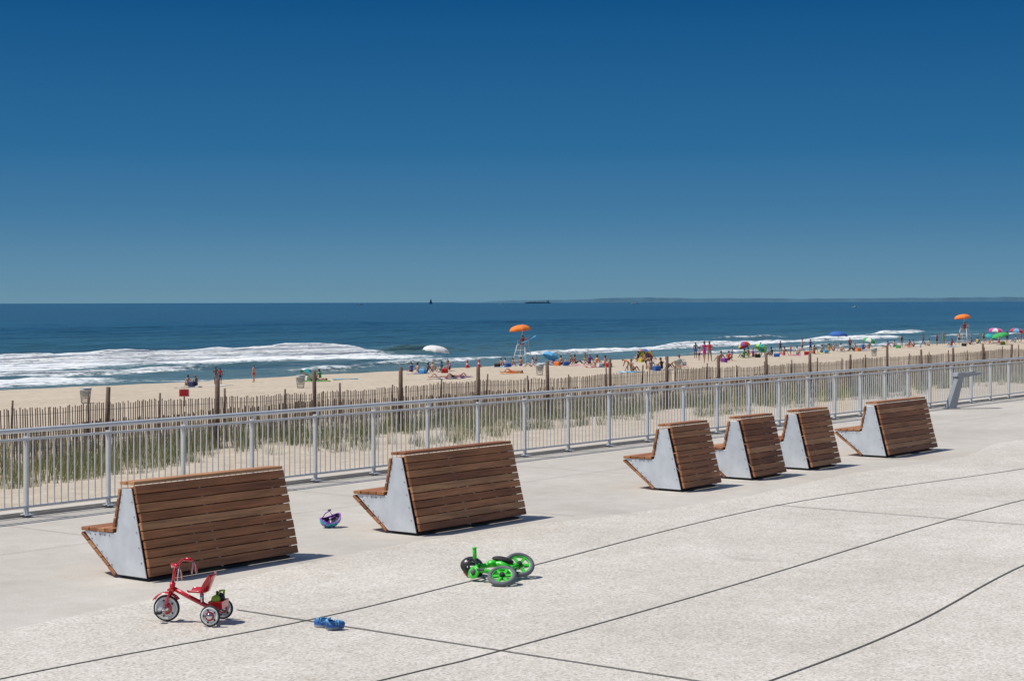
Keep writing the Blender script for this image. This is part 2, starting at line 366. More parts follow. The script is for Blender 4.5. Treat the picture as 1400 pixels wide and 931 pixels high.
# ---------------------------------------------------------------- sand fences
m_picket,nt,p=newmat('weathered_pickets')
at=N(nt,'ShaderNodeAttribute',attribute_name='tone');tc=N(nt,'ShaderNodeTexCoord')
g=noise(nt,mapping(nt,tc.outputs['Object'],(30,30,3)),1,4)
b_=ramp(nt,at.outputs['Fac'],[(0,(.17,.12,.09)),(.5,(.32,.235,.175)),(1,(.44,.35,.27))])
L(nt,mixc(nt,1.0,b_.outputs[0],ramp(nt,g.outputs[0],[(.3,(.7,.7,.7)),(.7,(1.15,1.15,1.15))]).outputs[0],'MULTIPLY'),p.inputs['Base Color'])
p.inputs['Roughness'].default_value=.85
m_post=pm('post_wood',(.15,.095,.068),.85,0,.35,14)
m_wire=pm('wire',(.25,.24,.23),.5,.6)
def sand_fence(q,s0,s1,hgt,post_s,post_h,post_w,tall_every,seed):
    r=random.Random(seed);mb=MB();s=s0
    arr=np.arange(s0,s1,.092)
    gz=ground(arr,np.full_like(arr,q))
    gz=np.convolve(np.pad(gz,20,mode='edge'),np.ones(41)/41,'valid')
    sag=.10*np.abs(np.sin((arr-29.2)/post_s*math.pi))
    lean=(fbm(arr/5,arr*0,seed)-.5)*.5
    for i,x in enumerate(arr):
        if r.random()<.03:continue
        h=hgt+r.uniform(-.05,.04);dy=lean[i]*.35;qq=q+.12*math.sin(x*.7)
        tx=r.uniform(-.028,.028);z0=gz[i]-.06-sag[i]*.4;z1=z0+h
        a=.019;b=.005
        vs=[(x-a,qq-b,z0),(x+a,qq-b,z0),(x+a,qq+b,z0),(x-a,qq+b,z0),(x-a+tx,qq-b+dy,z1),(x+a+tx,qq-b+dy,z1),(x+a+tx,qq+b+dy,z1),(x-a+tx,qq+b+dy,z1)]
        mb.add(vs,[(3,2,1,0),(4,5,6,7),(0,1,5,4),(1,2,6,5),(2,3,7,6),(3,0,4,7)],0,r.random())
    for hz in(.25,.6,1.0):
        pts=[(arr[i],q+.12*math.sin(arr[i]*.7)+lean[i]*.35*hz/hgt-.012,gz[i]-.06-sag[i]*.4+hz) for i in range(0,len(arr),8)]
        mb.tube(pts,.006,2,4)
    x=29.2
    while x>s0:x-=post_s
    while x<s1-1:
        z=float(ground(x,q));l=r.uniform(-.07,.07);h=post_h*r.uniform(.90,1.06);pw=post_w*r.uniform(.85,1.15)
        mb.tube([(x,q-.08,z-.2),(x+l*.5,q-.08,z+h*.5),(x+l,q-.08+r.uniform(-.04,.04),z+h)],[pw,pw*.97,pw*.88],1,8)
        x+=post_s
    mb.obj('sand_fence',[m_picket,m_post,m_wire],rz=ANG)
sand_fence(36,12,260,1.15,3.9,1.97,.066,1,5)
sand_fence(44,12,300,1.2,2.9,1.35,.036,1,9)
# ---------------------------------------------------------------- dune grass
m_grass,nt,p=newmat('dune_grass')
at=N(nt,'ShaderNodeAttribute',attribute_name='tone')
c_=ramp(nt,at.outputs['Fac'],[(0,(.11,.14,.05)),(.45,(.235,.25,.10)),(.8,(.38,.355,.17)),(1,(.50,.43,.26))])
L(nt,c_.outputs[0],p.inputs['Base Color']);p.inputs['Roughness'].default_value=.6
NT=11000
ts=12+ (rng.random(NT)**1.5)*190;tq=31.0+rng.random(NT)*11.0
keep=(fbm(ts/3.5,tq/2.2,77)+.2*np.exp(-((tq-37)/4)**2)+rng.normal(0,.05,NT))>.56
ts=ts[keep];tq=tq[keep]
nb=18
s=np.repeat(ts,nb)+rng.normal(0,.12,len(ts)*nb);q=np.repeat(tq,nb)+rng.normal(0,.12,len(ts)*nb)
M_=len(s);h=rng.uniform(.2,.72,M_)*np.repeat(rng.uniform(.45,1.15,len(ts)),nb);ang=rng.uniform(0,6.28,M_)
bend=rng.uniform(.05,.45,M_)*h;wd=rng.uniform(.004,.008,M_)*(1+np.clip((s-60)/80,0,1.5));z=ground(s,q)-.03
ca,sa=np.cos(ang),np.sin(ang);a2=rng.uniform(0,6.28,M_);cb,sb=np.cos(a2),np.sin(a2)
v=np.empty((M_,5,3))
v[:,0]=np.stack([s-cb*wd,q-sb*wd,z],-1);v[:,1]=np.stack([s+cb*wd,q+sb*wd,z],-1)
mx=s+ca*bend*.35;my=q+sa*bend*.35
v[:,2]=np.stack([mx+cb*wd*.8,my+sb*wd*.8,z+h*.6],-1);v[:,3]=np.stack([mx-cb*wd*.8,my-sb*wd*.8,z+h*.6],-1)
v[:,4]=np.stack([s+ca*bend,q+sa*bend,z+h],-1)
b=np.arange(M_)[:,None]*5
tri=np.concatenate([b+[0,1,2],b+[0,2,3],b+[3,2,4]],0)
tone=np.repeat(np.clip(np.repeat(rng.uniform(.1,.8,len(ts)),nb)+rng.normal(0,.2,M_),0,1)[:,None],5,1)
tone[:,4]=np.clip(tone[:,4]+.25,0,1)
npobj('dune_grass',v.reshape(-1,3),tri,[m_grass],ANG,{'tone':tone},False)
# ---------------------------------------------------------------- distant land and boats
mb=MB();xs=np.arange(-700,12000,60.)
hp=14+55*fbm(xs/1500,xs*0,3,3)*np.clip((xs+700)/900,0,1)+10*fbm(xs/120,xs*0,8,3)
vs=[];Y0=21000
for x,hh in zip(xs,hp):vs+=[(x,Y0,SEA-2),(x,Y0+60,SEA+hh*np.clip((x+700)/500,.05,1)),(x,Y0+900,SEA-2)]
mb.add(vs,[f_ for i in range(len(xs)-1) for f_ in((3*i,3*i+3,3*i+4,3*i+1),(3*i+1,3*i+4,3*i+5,3*i+2))],0)
mb.obj('distant_shore',[pm('hazy_land',(.065,.155,.225),1,0,.15,.004)])  # distance haze is put into the land's bluish base colour
def hull(mb,L_,B,H,mat=0):
    st=[(-.5,.75,0),(-.3,1,0),(.1,1,0),(.35,.7,.1),(.5,.02,.35)];vs=[]
    for t,b_,r_ in st:
        x=t*L_;vs+=[(x,-b_*B/2,H*(1+r_)),(x,-b_*B*.3,-.3*H),(x,b_*B*.3,-.3*H),(x,b_*B/2,H*(1+r_))]
    fs=[(0,3,2,1)]
    for i in range(4):
        for j in range(3):fs.append((4*i+j,4*i+j+1,4*i+j+5,4*i+j+4))
        fs.append((4*i+3,4*i,4*i+4,4*i+7))
    mb.add(vs,fs,mat)
mw=pm('boat_white',(.75,.76,.76),.5);md=pm('ship_hull',(.10,.14,.19),.6);msail=pm('sail_cloth_dark',(.09,.12,.16),.8);mgl=pm('boat_window',(.03,.05,.07),.2)
mb=MB();hull(mb,17,4.5,1.6,1);mb.tube([(1,0,1.5),(1,0,27)],.18,1,6)
mb.add([(.7,0,3),(-8,.6,3),(.9,0,26),(1.2,0,3),(8,.5,2.6),(1.2,0,23)],[(0,1,2),(3,4,5)],0);mb.box((-2,0,2),(5,2.5,1),1)
mb.obj('sailboat',[msail,md],(-378,8000,SEA),math.radians(20))
mb=MB();hull(mb,180,28,6,0);mb.box((-70,0,12),(18,24,12),1);mb.box((-76,0,20),(6,6,5),0);[mb.box((x,0,8),(24,22,3.5),0) for x in(-38,-8,22,50)]
mb.obj('cargo_ship',[md,pm('ship_house',(.3,.35,.38),.6)],(180,12000,SEA),math.radians(178))
def mboat(x,y,L_,a):
    mb=MB();hull(mb,L_,L_*.28,L_*.10,0);mb.box((-.02*L_,0,L_*.17),(L_*.34,L_*.2,L_*.12),0);mb.box((.0*L_,0,L_*.19),(L_*.345,L_*.205,L_*.035),1)
    mb.tube([(-.1*L_,0,L_*.2),(-.14*L_,0,L_*.42)],L_*.008,1,6);mb.box((-.1*L_,0,L_*.29),(L_*.2,L_*.2,L_*.015),0)
    mb.tube([(.3*L_,-.08*L_,.12*L_),(.3*L_,-.08*L_,.18*L_),(.47*L_,0,.2*L_),(.3*L_,.08*L_,.18*L_),(.3*L_,.08*L_,.12*L_)],L_*.005,1,5)
    mb.obj('motorboat',[mw,mgl],(x,y,SEA),a)
mboat(-440,5000,16,.2);mboat(500,7000,26,3.0);mboat(440,2200,7.5,.3);mboat(-40,6500,16,3.3)
# ---------------------------------------------------------------- beach placement helper (sight line on to the sand)
def site(px,py):
    bx=(px-700)/2350-.0028*(py-413.3)/2350;by=(py-413.3+.0028*(px-700))/2350
    d=50.
    while d<500:
        s,q=toSQ(bx*d,d);z=CAMH-by*d
        if z<=float(ground(s,q)):break
        d+=.5
    s,q=toSQ(bx*d,d);return Vector((bx*d,d,float(ground(s,q))))
# ---------------------------------------------------------------- people
def make_person(kind):
    P={};fd=Vector((0,1,0));hu=Vector((0,0,1))
    def sym(n,x,y,z):P[n+'L']=(x,y,z);P[n+'R']=(-x,y,z)
    if kind in('stand','walk','hips'):
        for n,y,z in (('pel',0,.93),('wai',0,1.08),('che',.01,1.26),('uch',0,1.40),('nek',.01,1.50),('hed',.025,1.60),('top',.02,1.68)):P[n]=(0,y,z)
        sym('sho',.175,0,1.40);sym('hip',.09,0,.88);sym('kne',.10,.01,.49);sym('ank',.10,-.02,.08);sym('toe',.115,.14,.035)
        sym('elb',.235,-.03,1.13);sym('wri',.25,.03,.89);sym('han',.25,.05,.81)
        if kind=='walk':
            P['kneL']=(.09,.16,.52);P['ankL']=(.09,.26,.10);P['toeL']=(.1,.41,.06);P['kneR']=(-.09,-.05,.49);P['ankR']=(-.09,-.30,.16);P['toeR']=(-.1,-.19,.04)
            P['elbL']=(.23,-.16,1.15);P['wriL']=(.24,-.13,.92);P['hanL']=(.24,-.1,.84);P['elbR']=(-.23,.06,1.13);P['wriR']=(-.22,.24,.98);P['hanR']=(-.21,.30,.92)
        if kind=='hips':
            P['elbL']=(.38,-.08,1.18);P['wriL']=(.20,.05,1.02);P['hanL']=(.15,.08,.97);P['elbR']=(-.25,.10,1.16);P['wriR']=(-.18,.26,1.32);P['hanR']=(-.15,.27,1.41)
            P['kneL']=(.14,.05,.49);P['ankL']=(.17,.03,.08);P['toeL']=(.21,.17,.035)
    elif kind in('sit','hug','chair'):
        for n,y,z in(('pel',0,.12),('wai',-.05,.27),('che',-.1,.44),('uch',-.11,.58),('nek',-.09,.68),('hed',-.06,.78),('top',-.06,.86)):P[n]=(0,y,z)
        sym('sho',.175,-.11,.57);sym('hip',.09,.03,.12);sym('kne',.15,.36,.37);sym('ank',.13,.66,.08);sym('toe',.14,.80,.04)
        sym('elb',.25,-.28,.33);sym('wri',.27,-.40,.09);sym('han',.28,-.46,.035)
        if kind=='hug':
            for n,y,z in(('wai',.0,.27),('che',.03,.44),('uch',.06,.58),('nek',.10,.67),('hed',.14,.77),('top',.14,.85)):P[n]=(0,y,z)
            sym('sho',.17,.06,.57);sym('elb',.25,.20,.38);sym('wri',.12,.40,.34);sym('han',.05,.42,.33);P['kneR']=(-.17,.42,.16);P['ankR']=(-.1,.80,.07);P['toeR']=(-.11,.84,.2)
        if kind=='chair':
            for n,y,z in(('wai',-.03,.27),('che',-.04,.44),('uch',-.03,.58),('nek',-.01,.68),('hed',.01,.78),('top',.01,.86)):P[n]=(0,y,z)
            sym('sho',.175,-.03,.57);sym('kne',.12,.44,.14);sym('ank',.12,.47,-.28);sym('toe',.13,.61,-.33);sym('elb',.24,.04,.33);sym('wri',.16,.27,.24);sym('han',.14,.34,.22)
    elif kind=='lie':
        for n,y,z in(('pel',0,.13),('wai',-.15,.12),('che',-.32,.13),('uch',-.46,.13),('nek',-.57,.13),('hed',-.67,.13),('top',-.75,.13)):P[n]=(0,y,z)
        fd=Vector((0,.1,1));hu=Vector((0,-1,.1))
        sym('sho',.175,-.46,.12);sym('hip',.09,.04,.12);sym('kne',.11,.42,.10);sym('ank',.12,.84,.07);sym('toe',.14,.88,.19)
        sym('elb',.30,-.24,.06);sym('wri',.30,.0,.06);sym('han',.30,.08,.045);P['kneR']=(-.12,.34,.36);P['ankR']=(-.12,.60,.07);P['toeR']=(-.12,.74,.04)
    elif kind=='bend':
        for n,y,z in(('pel',-.12,.88),('wai',-.02,.99),('che',.14,1.08),('uch',.28,1.10),('nek',.38,1.12),('hed',.48,1.12),('top',.56,1.12)):P[n]=(0,y,z)
        fd=Vector((0,.35,-.94));hu=Vector((0,.94,.35))
        sym('sho',.17,.28,1.09);sym('hip',.09,-.12,.84);sym('kne',.11,.02,.47);sym('ank',.10,-.06,.08);sym('toe',.11,.10,.035)
        sym('elb',.19,.32,.82);sym('wri',.13,.42,.60);sym('han',.10,.45,.52)
    R={'pel':(.135,.105),'wai':(.115,.085),'che':(.135,.10),'uch':(.11,.085),'nek':(.05,.05),'hed':(.078,.09),'top':(.05,.06)}
    for sd_ in 'LR':
        R.update({'sho'+sd_:(.055,.055),'elb'+sd_:(.037,.037),'wri'+sd_:(.026,.026),'han'+sd_:(.034,.022),'hip'+sd_:(.088,.088),'kne'+sd_:(.055,.055),'ank'+sd_:(.036,.036),'toe'+sd_:(.035,.022)})
    E=[('pel','wai','t'),('wai','che','t'),('che','uch','t'),('uch','nek','s'),('nek','hed','s'),('hed','top','s')]
    for x in 'LR':E+=[('uch','sho'+x,'t'),('sho'+x,'elb'+x,'s'),('elb'+x,'wri'+x,'s'),('wri'+x,'han'+x,'s'),('pel','hip'+x,'b'),('hip'+x,'kne'+x,'th'),('kne'+x,'ank'+x,'s'),('ank'+x,'toe'+x,'s')]
    names=list(P);ix={n:i for i,n in enumerate(names)}
    me=bpy.data.meshes.new('t');me.from_pydata([P[n] for n in names],[(ix[a],ix[b]) for a,b,_ in E],[]);me.update()
    ob=bpy.data.objects.new('t',me);sc.collection.objects.link(ob)
    md_=ob.modifiers.new('s','SKIN');md_.use_smooth_shade=True
    for n in names:
        d_=me.skin_vertices[0].data[ix[n]];d_.radius=R[n];d_.use_root=(n=='pel')
    ob.modifiers.new('u','SUBSURF').levels=1
    dg=bpy.context.evaluated_depsgraph_get();dg.update()
    em=bpy.data.meshes.new_from_object(ob.evaluated_get(dg))
    mb=MB();vs=[v.co.copy() for v in em.vertices];seg=[(Vector(P[a]),Vector(P[b]),c) for a,b,c in E]
    mb.v=[tuple(v) for v in vs];mb.t=[.5]*len(vs)
    for po in em.polygons:
        c=po.center;best=9;lab='s'
        for a,b_,l in seg:
            ab=b_-a;t=max(0,min(1,(c-a).dot(ab)/ab.length_squared));dd=(c-(a+ab*t)).length
            if dd<best:
                best=dd;lab=l
                if l=='th':lab='b' if t<.33 else 's'
                if l=='t' and a==seg[0][0] and t<.35:lab='b'
        mb.f.append(tuple(po.vertices));mb.m.append({'s':0,'t':1,'b':2}[lab]);mb.sm.append(True)
    bpy.data.objects.remove(ob);
    hc=(Vector(P['hed'])+Vector(P['top']))/2;rt=fd.cross(hu).normalized();fd=fd.normalized();hu=rt.cross(fd)
    Mh=Matrix((( rt.x,fd.x,hu.x,hc.x),(rt.y,fd.y,hu.y,hc.y),(rt.z,fd.z,hu.z,hc.z),(0,0,0,1)))
    mb.ell((0,-.022,.025),(.083,.095,.088),3,12,8,Mh);mb.ell((0,-.065,-.05),(.065,.045,.09),3,8,6,Mh)
    for x in(-.03,.03):mb.ell((x,.083,-.01),(.011,.008,.007),4,6,4,Mh)
    for x in(-.082,.082):mb.ell((x,0,-.02),(.012,.02,.03),0,6,4,Mh)
    mb.tube([(0,.085,0),(0,.112,-.035),(0,.085,-.045)],[.008,.015,.006],0,6,M=Mh);mb.box((0,.086,-.065),(.04,.012,.008),5,M=Mh)
    for x in 'LR':
        a=Vector(P['wri'+x]);h_=Vector(P['han'+x]);d_=(h_-a).normalized();sdv=d_.cross(Vector((1,0,0)) if abs(d_.x)<.8 else Vector((0,1,0))).normalized();nr=d_.cross(sdv)
        for i,ln in enumerate((.062,.074,.068,.052)):
            p0=h_+sdv*(.027-.018*i)+d_*.015;p1=p0+d_*ln*.55+nr*.004;p2=p1+d_*ln*.45+nr*.018
            mb.tube([p0,p1,p2],[.0095,.0085,.006],0,6)
        p0=h_+sdv*.028-d_*.03;mb.tube([p0,p0+sdv*.022+d_*.025,p0+sdv*.026+d_*.055],[.012,.010,.007],0,6)
    return mb.mesh('person_'+kind,[None]*6)
PM={k:make_person(k) for k in('stand','walk','hips','sit','hug','chair','lie','bend')}
skins=[pm('skin_%d'%i,c,.5,0,.08) for i,c in enumerate([(.50,.28,.19),(.42,.22,.14),(.33,.17,.10),(.16,.08,.05),(.56,.33,.23)])]
hairs=[pm('hair_%d'%i,c,.6) for i,c in enumerate([(.03,.02,.015),(.08,.045,.025),(.25,.16,.08),(.015,.015,.015)])]
CL={k:pm('cloth_'+k,c,.8) for k,c in dict(red=(.55,.03,.03),pink=(.75,.03,.28),blue=(.03,.12,.42),navy=(.02,.03,.10),black=(.02,.02,.02),white=(.72,.72,.70),teal=(.02,.35,.38),
   green=(.05,.38,.10),yellow=(.72,.55,.05),orange=(.85,.22,.03),purple=(.22,.05,.30),grey=(.25,.25,.27),sky=(.10,.42,.72),lime=(.35,.6,.05)).items()}
m_eye=pm('eye',(.02,.015,.01),.3);m_lip=pm('lips',(.35,.10,.08),.5)
cks=list(CL);rp=random.Random(21)
def person(name,kind,loc,rz,top=None,bot=None,skin=None,hair=None,scale=1.0):
    o=bpy.data.objects.new(name,PM[kind]);sc.collection.objects.link(o)
    sk=skins[rp.randrange(5) if skin is None else skin]
    ms=[sk,CL[top] if top else sk,CL[bot or rp.choice(cks)],hairs[rp.randrange(4) if hair is None else hair],m_eye,m_lip]
    for i,m in enumerate(ms):o.material_slots[i].link='OBJECT';o.material_slots[i].material=m
    o.location=loc;o.rotation_euler=(0,0,rz);o.scale=(scale,)*3;return o
# facing: 0 = away from the camera (+Y)
ppl=[(257,528,'sit',.3,None,'black',.84),(269,528,'hug',1.2,None,'navy',.84),(295,526,'hips',.1,None,'grey',.70),(301,526,'stand',-.2,'red','navy',.66),(347,523,'stand',1.2,None,'red',.70),
(425,521,'sit',-1.2,None,'black',.85),(438,520,'hug',1.0,'green','green',.85),(434,521,'lie',1.3,None,'teal',.9),
(563,509,'hug',.5,'blue','navy',.9),(572,510,'sit',-1.,None,'black',.9),(584,510,'sit',1.3,'navy','black',.9),(591,508,'hug',-.3,None,'blue',.9),(603,508,'sit',.8,'teal','teal',.9),(612,505,'stand',.3,'green','grey',.58),(615,506,'hug',2.,'purple','navy',.9),
(600,517,'lie',1.35,None,'white',.9),(628,516,'lie',-1.4,None,'purple',.9),(620,517,'lie',1.8,None,'black',.9),
(673,499,'sit',.2,None,'grey',.9),(686,501,'sit',-1,None,'black',.9),(691,501,'hug',.4,'white','navy',.9),(700,501,'sit',1.4,None,'purple',.9),(712,501,'hug',0,None,'blue',.9),(727,502,'sit',1.2,'white','grey',.9),
(700,510,'lie',1.5,None,'orange',1),(733,500,'stand',.3,None,'blue',.6),
(757,498,'sit',.5,'blue','blue',1),(766,499,'hug',-.6,None,'black',1),(779,498,'sit',1.3,None,'navy',1),(787,498,'sit',-1.3,'red','black',1),(800,499,'hips',.2,None,'yellow',.62),(806,498,'sit',.3,'purple','black',1),(815,500,'hug',-1,'orange','red',1),(826,501,'sit',1.2,None,'black',1),(817,500,'lie',1.4,None,'teal',1),
(872,493,'sit',.4,'navy','black',1),(889,492,'hug',-1,'pink','navy',1),(896,489,'stand',.2,None,'red',.85),(880,495,'sit',1.1,None,'green',1),(858,507,'bend',1.3,'orange','black',.7),(864,508,'sit',-.7,None,'orange',1),(884,505,'bend',-1.4,None,'black',.75),(890,506,'sit',.2,'grey','grey',1),(905,505,'hug',.9,'black','navy',1),(912,504,'sit',-.9,'white','blue',1),
(927,501,'sit',1.2,None,'teal',1),(951,490,'stand',.1,None,'blue',.9),(963,497,'walk',.2,'pink','pink',1.05),(970,495,'hips',-.3,'red','grey',1),(956,493,'stand',.6,'white','navy',.7),(985,494,'sit',.5,None,'red',1),(996,493,'hug',-.4,'red','black',1),(1001,490,'stand',1.2,'white','purple',.65),
(1017,489,'sit',.5,'green','navy',1),(1024,487,'hug',1,None,'yellow',1),(1030,488,'sit',-.5,'purple','black',1),(1040,487,'stand',.2,None,'navy',.8),(1047,487,'sit',-1,'teal','teal',1),(1056,486,'hug',1.1,'black','grey',1),(1067,484,'stand',-.3,'navy','black',.8),(1072,486,'sit',.3,None,'pink',1),(1081,486,'stand',.8,'orange','blue',.6),(1090,485,'sit',-.4,'white','navy',1),
(1097,483,'walk',1.4,None,'black',.9),(1108,483,'hips',.3,'blue','navy',.85),(1113,484,'sit',.3,None,'red',1),(1123,482,'hug',-.8,'grey','black',1),(1133,481,'sit',.5,'yellow','green',1),(1141,480,'hug',1.2,None,'blue',1),(1150,480,'sit',-.5,'white','grey',1),(1162,479,'stand',.2,'red','black',.8),(1168,480,'sit',.9,None,'navy',1),
(1180,478,'hug',-.3,'blue','blue',1),(1188,477,'sit',.3,None,'orange',1),(1213,476,'sit',.6,'pink','black',1),(1222,475,'hug',-1,None,'teal',1),(1233,475,'stand',.1,'navy','grey',.85),(1243,474,'sit',.4,'orange','red',1),(1250,474,'hug',1.3,None,'black',1),(1262,473,'walk',-1.4,None,'blue',.9),(1270,473,'sit',.2,'white','navy',1),(1281,472,'stand',.5,'purple','black',.85),(1290,471,'hips',0,None,'green',1),(1301,473,'sit',.3,'red','grey',1),
(1311,471,'stand',-.4,None,'navy',.9),(1327,471,'sit',.5,'blue','black',1),(1336,470,'hug',-.9,'yellow','navy',1),(1345,469,'stand',.3,'green','black',.9),(1354,469,'sit',1.1,None,'red',1),(1366,469,'hug',.2,'grey','pink',1),(1377,469,'stand',-.2,'red','navy',.9),(1388,468,'sit',.5,'white','teal',1),(1396,468,'stand',1,None,'purple',.9)]
for px,py,k,rz,t,b_,scl in ppl:
    l=site(px,py);l.z+=(.0 if k in('stand','walk','hips','bend') else -.01)
    person('beachgoer',k,l,rz,t,b_,None,None,scl)
# towels and bags
rt_=random.Random(4)
def towel(px,py,rz,c,c2='white'):
    l=site(px,py);mb=MB();n=9;vs=[]
    for i in range(n):
        for j in range(5):
            x=(i/(n-1)-.5)*1.75;y=(j/4-.5)*.85;wx=l.x+x*math.cos(rz)-y*math.sin(rz);wy=l.y+x*math.sin(rz)+y*math.cos(rz)
            s_,q_=toSQ(wx,wy);vs.append((x,y,float(ground(s_,q_))-l.z+.03+rt_.uniform(0,.02)))
    for i in range(n-1):
        for j in range(4):
            a=i*5+j;mb.add([vs[a],vs[a+5],vs[a+6],vs[a+1]],[(0,1,2,3)],1 if i in(1,6) else 0)
    mb.obj('beach_towel',[CL[c],CL[c2]],l,rz)
for a in[(257,530,.2,'navy'),(300,528,.3,'white'),(434,522,.1,'green','lime'),(472,519,.2,'teal','sky'),(600,518,.2,'white','pink'),(629,517,.1,'purple','blue'),(617,518,.3,'black','white'),(572,511,.2,'blue'),(700,511,.1,'orange','yellow'),(686,502,.4,'sky'),(757,499,.3,'blue','teal'),
         (815,502,.1,'red'),(826,502,.3,'teal'),(787,500,.2,'pink'),(864,509,.2,'sky'),(927,502,.4,'orange'),(905,506,.2,'navy'),(996,494,.1,'red'),(1047,488,.1,'sky'),(1024,489,.3,'green','yellow'),(1090,486,.2,'pink'),(1123,483,.1,'yellow'),(1180,479,.2,'blue'),(1243,475,.2,'red'),(1301,474,.2,'sky'),(1354,470,.1,'pink')]:
    towel(*a)
def bag(px,py,c,c2):
    l=site(px,py);mb=MB();mb.prism([(-.14,0),(.14,0),(.17,.28),(.1,.34),(-.1,.34),(-.17,.28)],-.25,.25,0)
    for y in(-.1,.1):mb.tube([(-.14,y,.33),(-.1,y,.48),(.1,y,.48),(.14,y,.33)],.014,1,6)
    mb.obj('beach_bag',[CL[c],CL[c2]],l,rt_.uniform(-1,1),.02)
for a in[(263,529,'navy','white'),(420,521,'white','grey'),(578,511,'sky','white'),(608,510,'red','white'),(680,502,'black','grey'),(694,502,'blue','white'),(762,500,'orange','white'),(774,500,'blue','white'),(820,502,'white','red'),(832,502,'red','white'),(877,495,'yellow','white'),(898,507,'blue','grey'),(934,500,'white','black'),(990,495,'purple','black'),
         (1036,489,'black','grey'),(1062,488,'blue','white'),(1103,485,'red','white'),(1129,483,'sky','white'),(1174,480,'orange','white'),(1228,476,'green','white'),(1256,475,'white','grey'),(1318,473,'black','red'),(1371,471,'yellow','white')]:
    bag(*a)
# umbrellas
m_pole=pm('umbrella_pole',(.6,.6,.6),.4,.5)
def canopy(mb,R,H,z,cols,M=None,n=8):
    for g_ in range(n):
        a0=2*math.pi*g_/n;a1=2*math.pi*(g_+1)/n;vs=[];K=5
        for i in range(K+1):
            t=i/K
            for a,sag in((a0,0),((a0+a1)/2,.04),(a1,0)):
                r_=R*math.sin(t*math.pi/2*.96)*(1-sag*1.2*t);zz_=z+H*(math.cos(t*math.pi/2))+(.05*R*t if sag else 0)
                vs.append((r_*math.cos(a),r_*math.sin(a),zz_))
        a_=[vs[3*K],vs[3*K+1],vs[3*K+2]]
        fs=[(3*i+j,3*i+3+j,3*i+4+j,3*i+1+j) for i in range(K) for j in range(2)]
        mb.add(vs,fs,cols[g_%len(cols)],M=M,smooth=True)
        fl=[(v[0]*1.005,v[1]*1.005,v[2]-.10) for v in a_];mb.add(a_+fl,[(0,3,4,1),(1,4,5,2)],cols[g_%len(cols)],M=M)
        mb.tube([(0,0,z+H*.45),(vs[3*K][0]*.98,vs[3*K][1]*.98,z+.01)],.008,0,5,M=M)
def umbrella(px,py,c,top,R=1.0,tilt=(.15,0)):
    l=site(px,py);mb=MB();Rm=Matrix.Rotation(tilt[0],4,'Y')@Matrix.Rotation(tilt[1],4,'X')
    mb.tube([(0,0,-.2),(0,0,top-.02)],.02,0,8,M=Rm);canopy(mb,R,.42,top-.42,list(range(1,1+len(c))),Rm)
    mb.obj('beach_umbrella',[m_pole]+[CL[x] for x in c],l)
umbrella(592,509,['white'],2.2,1.1);umbrella(748,499,['sky'],1.25,.8,(.45,-.3));umbrella(879,494,['red','blue','yellow','green'],1.2,.7,(.5,-.6))
umbrella(1023,488,['yellow','purple','red','green'],1.6,.6,(-.3,-.3));umbrella(1035,488,['lime','teal'],1.4,.6,(.5,-.3));umbrella(1145,481,['blue'],2.2,1.0,(.05,0))
umbrella(1185,479,['green','white'],1.4,.75,(.3,0));umbrella(1360,470,['pink','white'],2.0,.95,(.1,0));umbrella(1388,469,['red','sky'],1.9,.9);umbrella(1370,471,['green'],1.4,1.0,(-.2,0));umbrella(1352,470,['teal'],1.3,.8,(.3,.2))
umbrella(411,521,['white','teal'],1.0,.6,(.9,-.5))
# lifeguard chairs
def lifeguard_chair(loc,rz,sc_=1.0):
    mb=MB()
    for x in(-1,1):
        mb.tube([(x*.80,-.75,-.1),(x*.42,-.30,2.0)],.034,0,8);mb.tube([(x*.80,.85,-.1),(x*.42,.35,2.0)],.034,0,8)
        mb.tube([(x*.66,-.6,.6),(x*.66,.67,.6)],.02,0,6);mb.tube([(x*.53,-.45,1.35),(x*.53,.5,1.35)],.02,0,6)
        mb.box((x*.42,0,2.42),(.06,.7,.05),0);mb.tube([(x*.42,.3,2.0),(x*.42,.3,2.42)],.025,0,6);mb.tube([(x*.42,-.3,2.0),(x*.42,-.36,2.8)],.025,0,6)
    for z in(.5,1.0,1.5):
        k=.80-.40*z/2;yy=.85-.5*z/2;mb.tube([(-k,yy,z),(k,yy,z)],.02,0,6)
    mb.tube([(-.75,-.7,.2),(.45,-.33,1.9)],.015,0,6);mb.tube([(.75,-.7,.2),(-.45,-.33,1.9)],.015,0,6)
    for i in range(5):mb.box((0,-.28+.15*i,2.03),(.95,.12,.03),0)
    for i in range(3):mb.box((0,-.34-.01*i,2.3+.16*i),(.9,.03,.09),0)
    mb.tube([(.3,-.38,1.9),(.3,-.38,3.95)],.03,0,8)
    canopy(mb,1.05,.48,3.45,[1],Matrix.Translation((-.05,-.1,0))@Matrix.Rotation(.12,4,'Y'),8)
    o=mb.obj('lifeguard_chair',[CL['white'],CL['orange']],loc,rz);o.scale=(sc_,)*3
l=site(715,500);lifeguard_chair(l,2.6)
M_=Matrix.Translation(l)@Matrix.Rotation(2.6,4,'Z')
person('lifeguard','chair',M_@Vector((0,.0,2.0)),2.6,'red','red',1,0,1)
l2=site(1319,471);lifeguard_chair(l2,2.4);person('lifeguard','chair',l2+Vector((0,0,2.0)),2.4,'red','red',2,0,1)
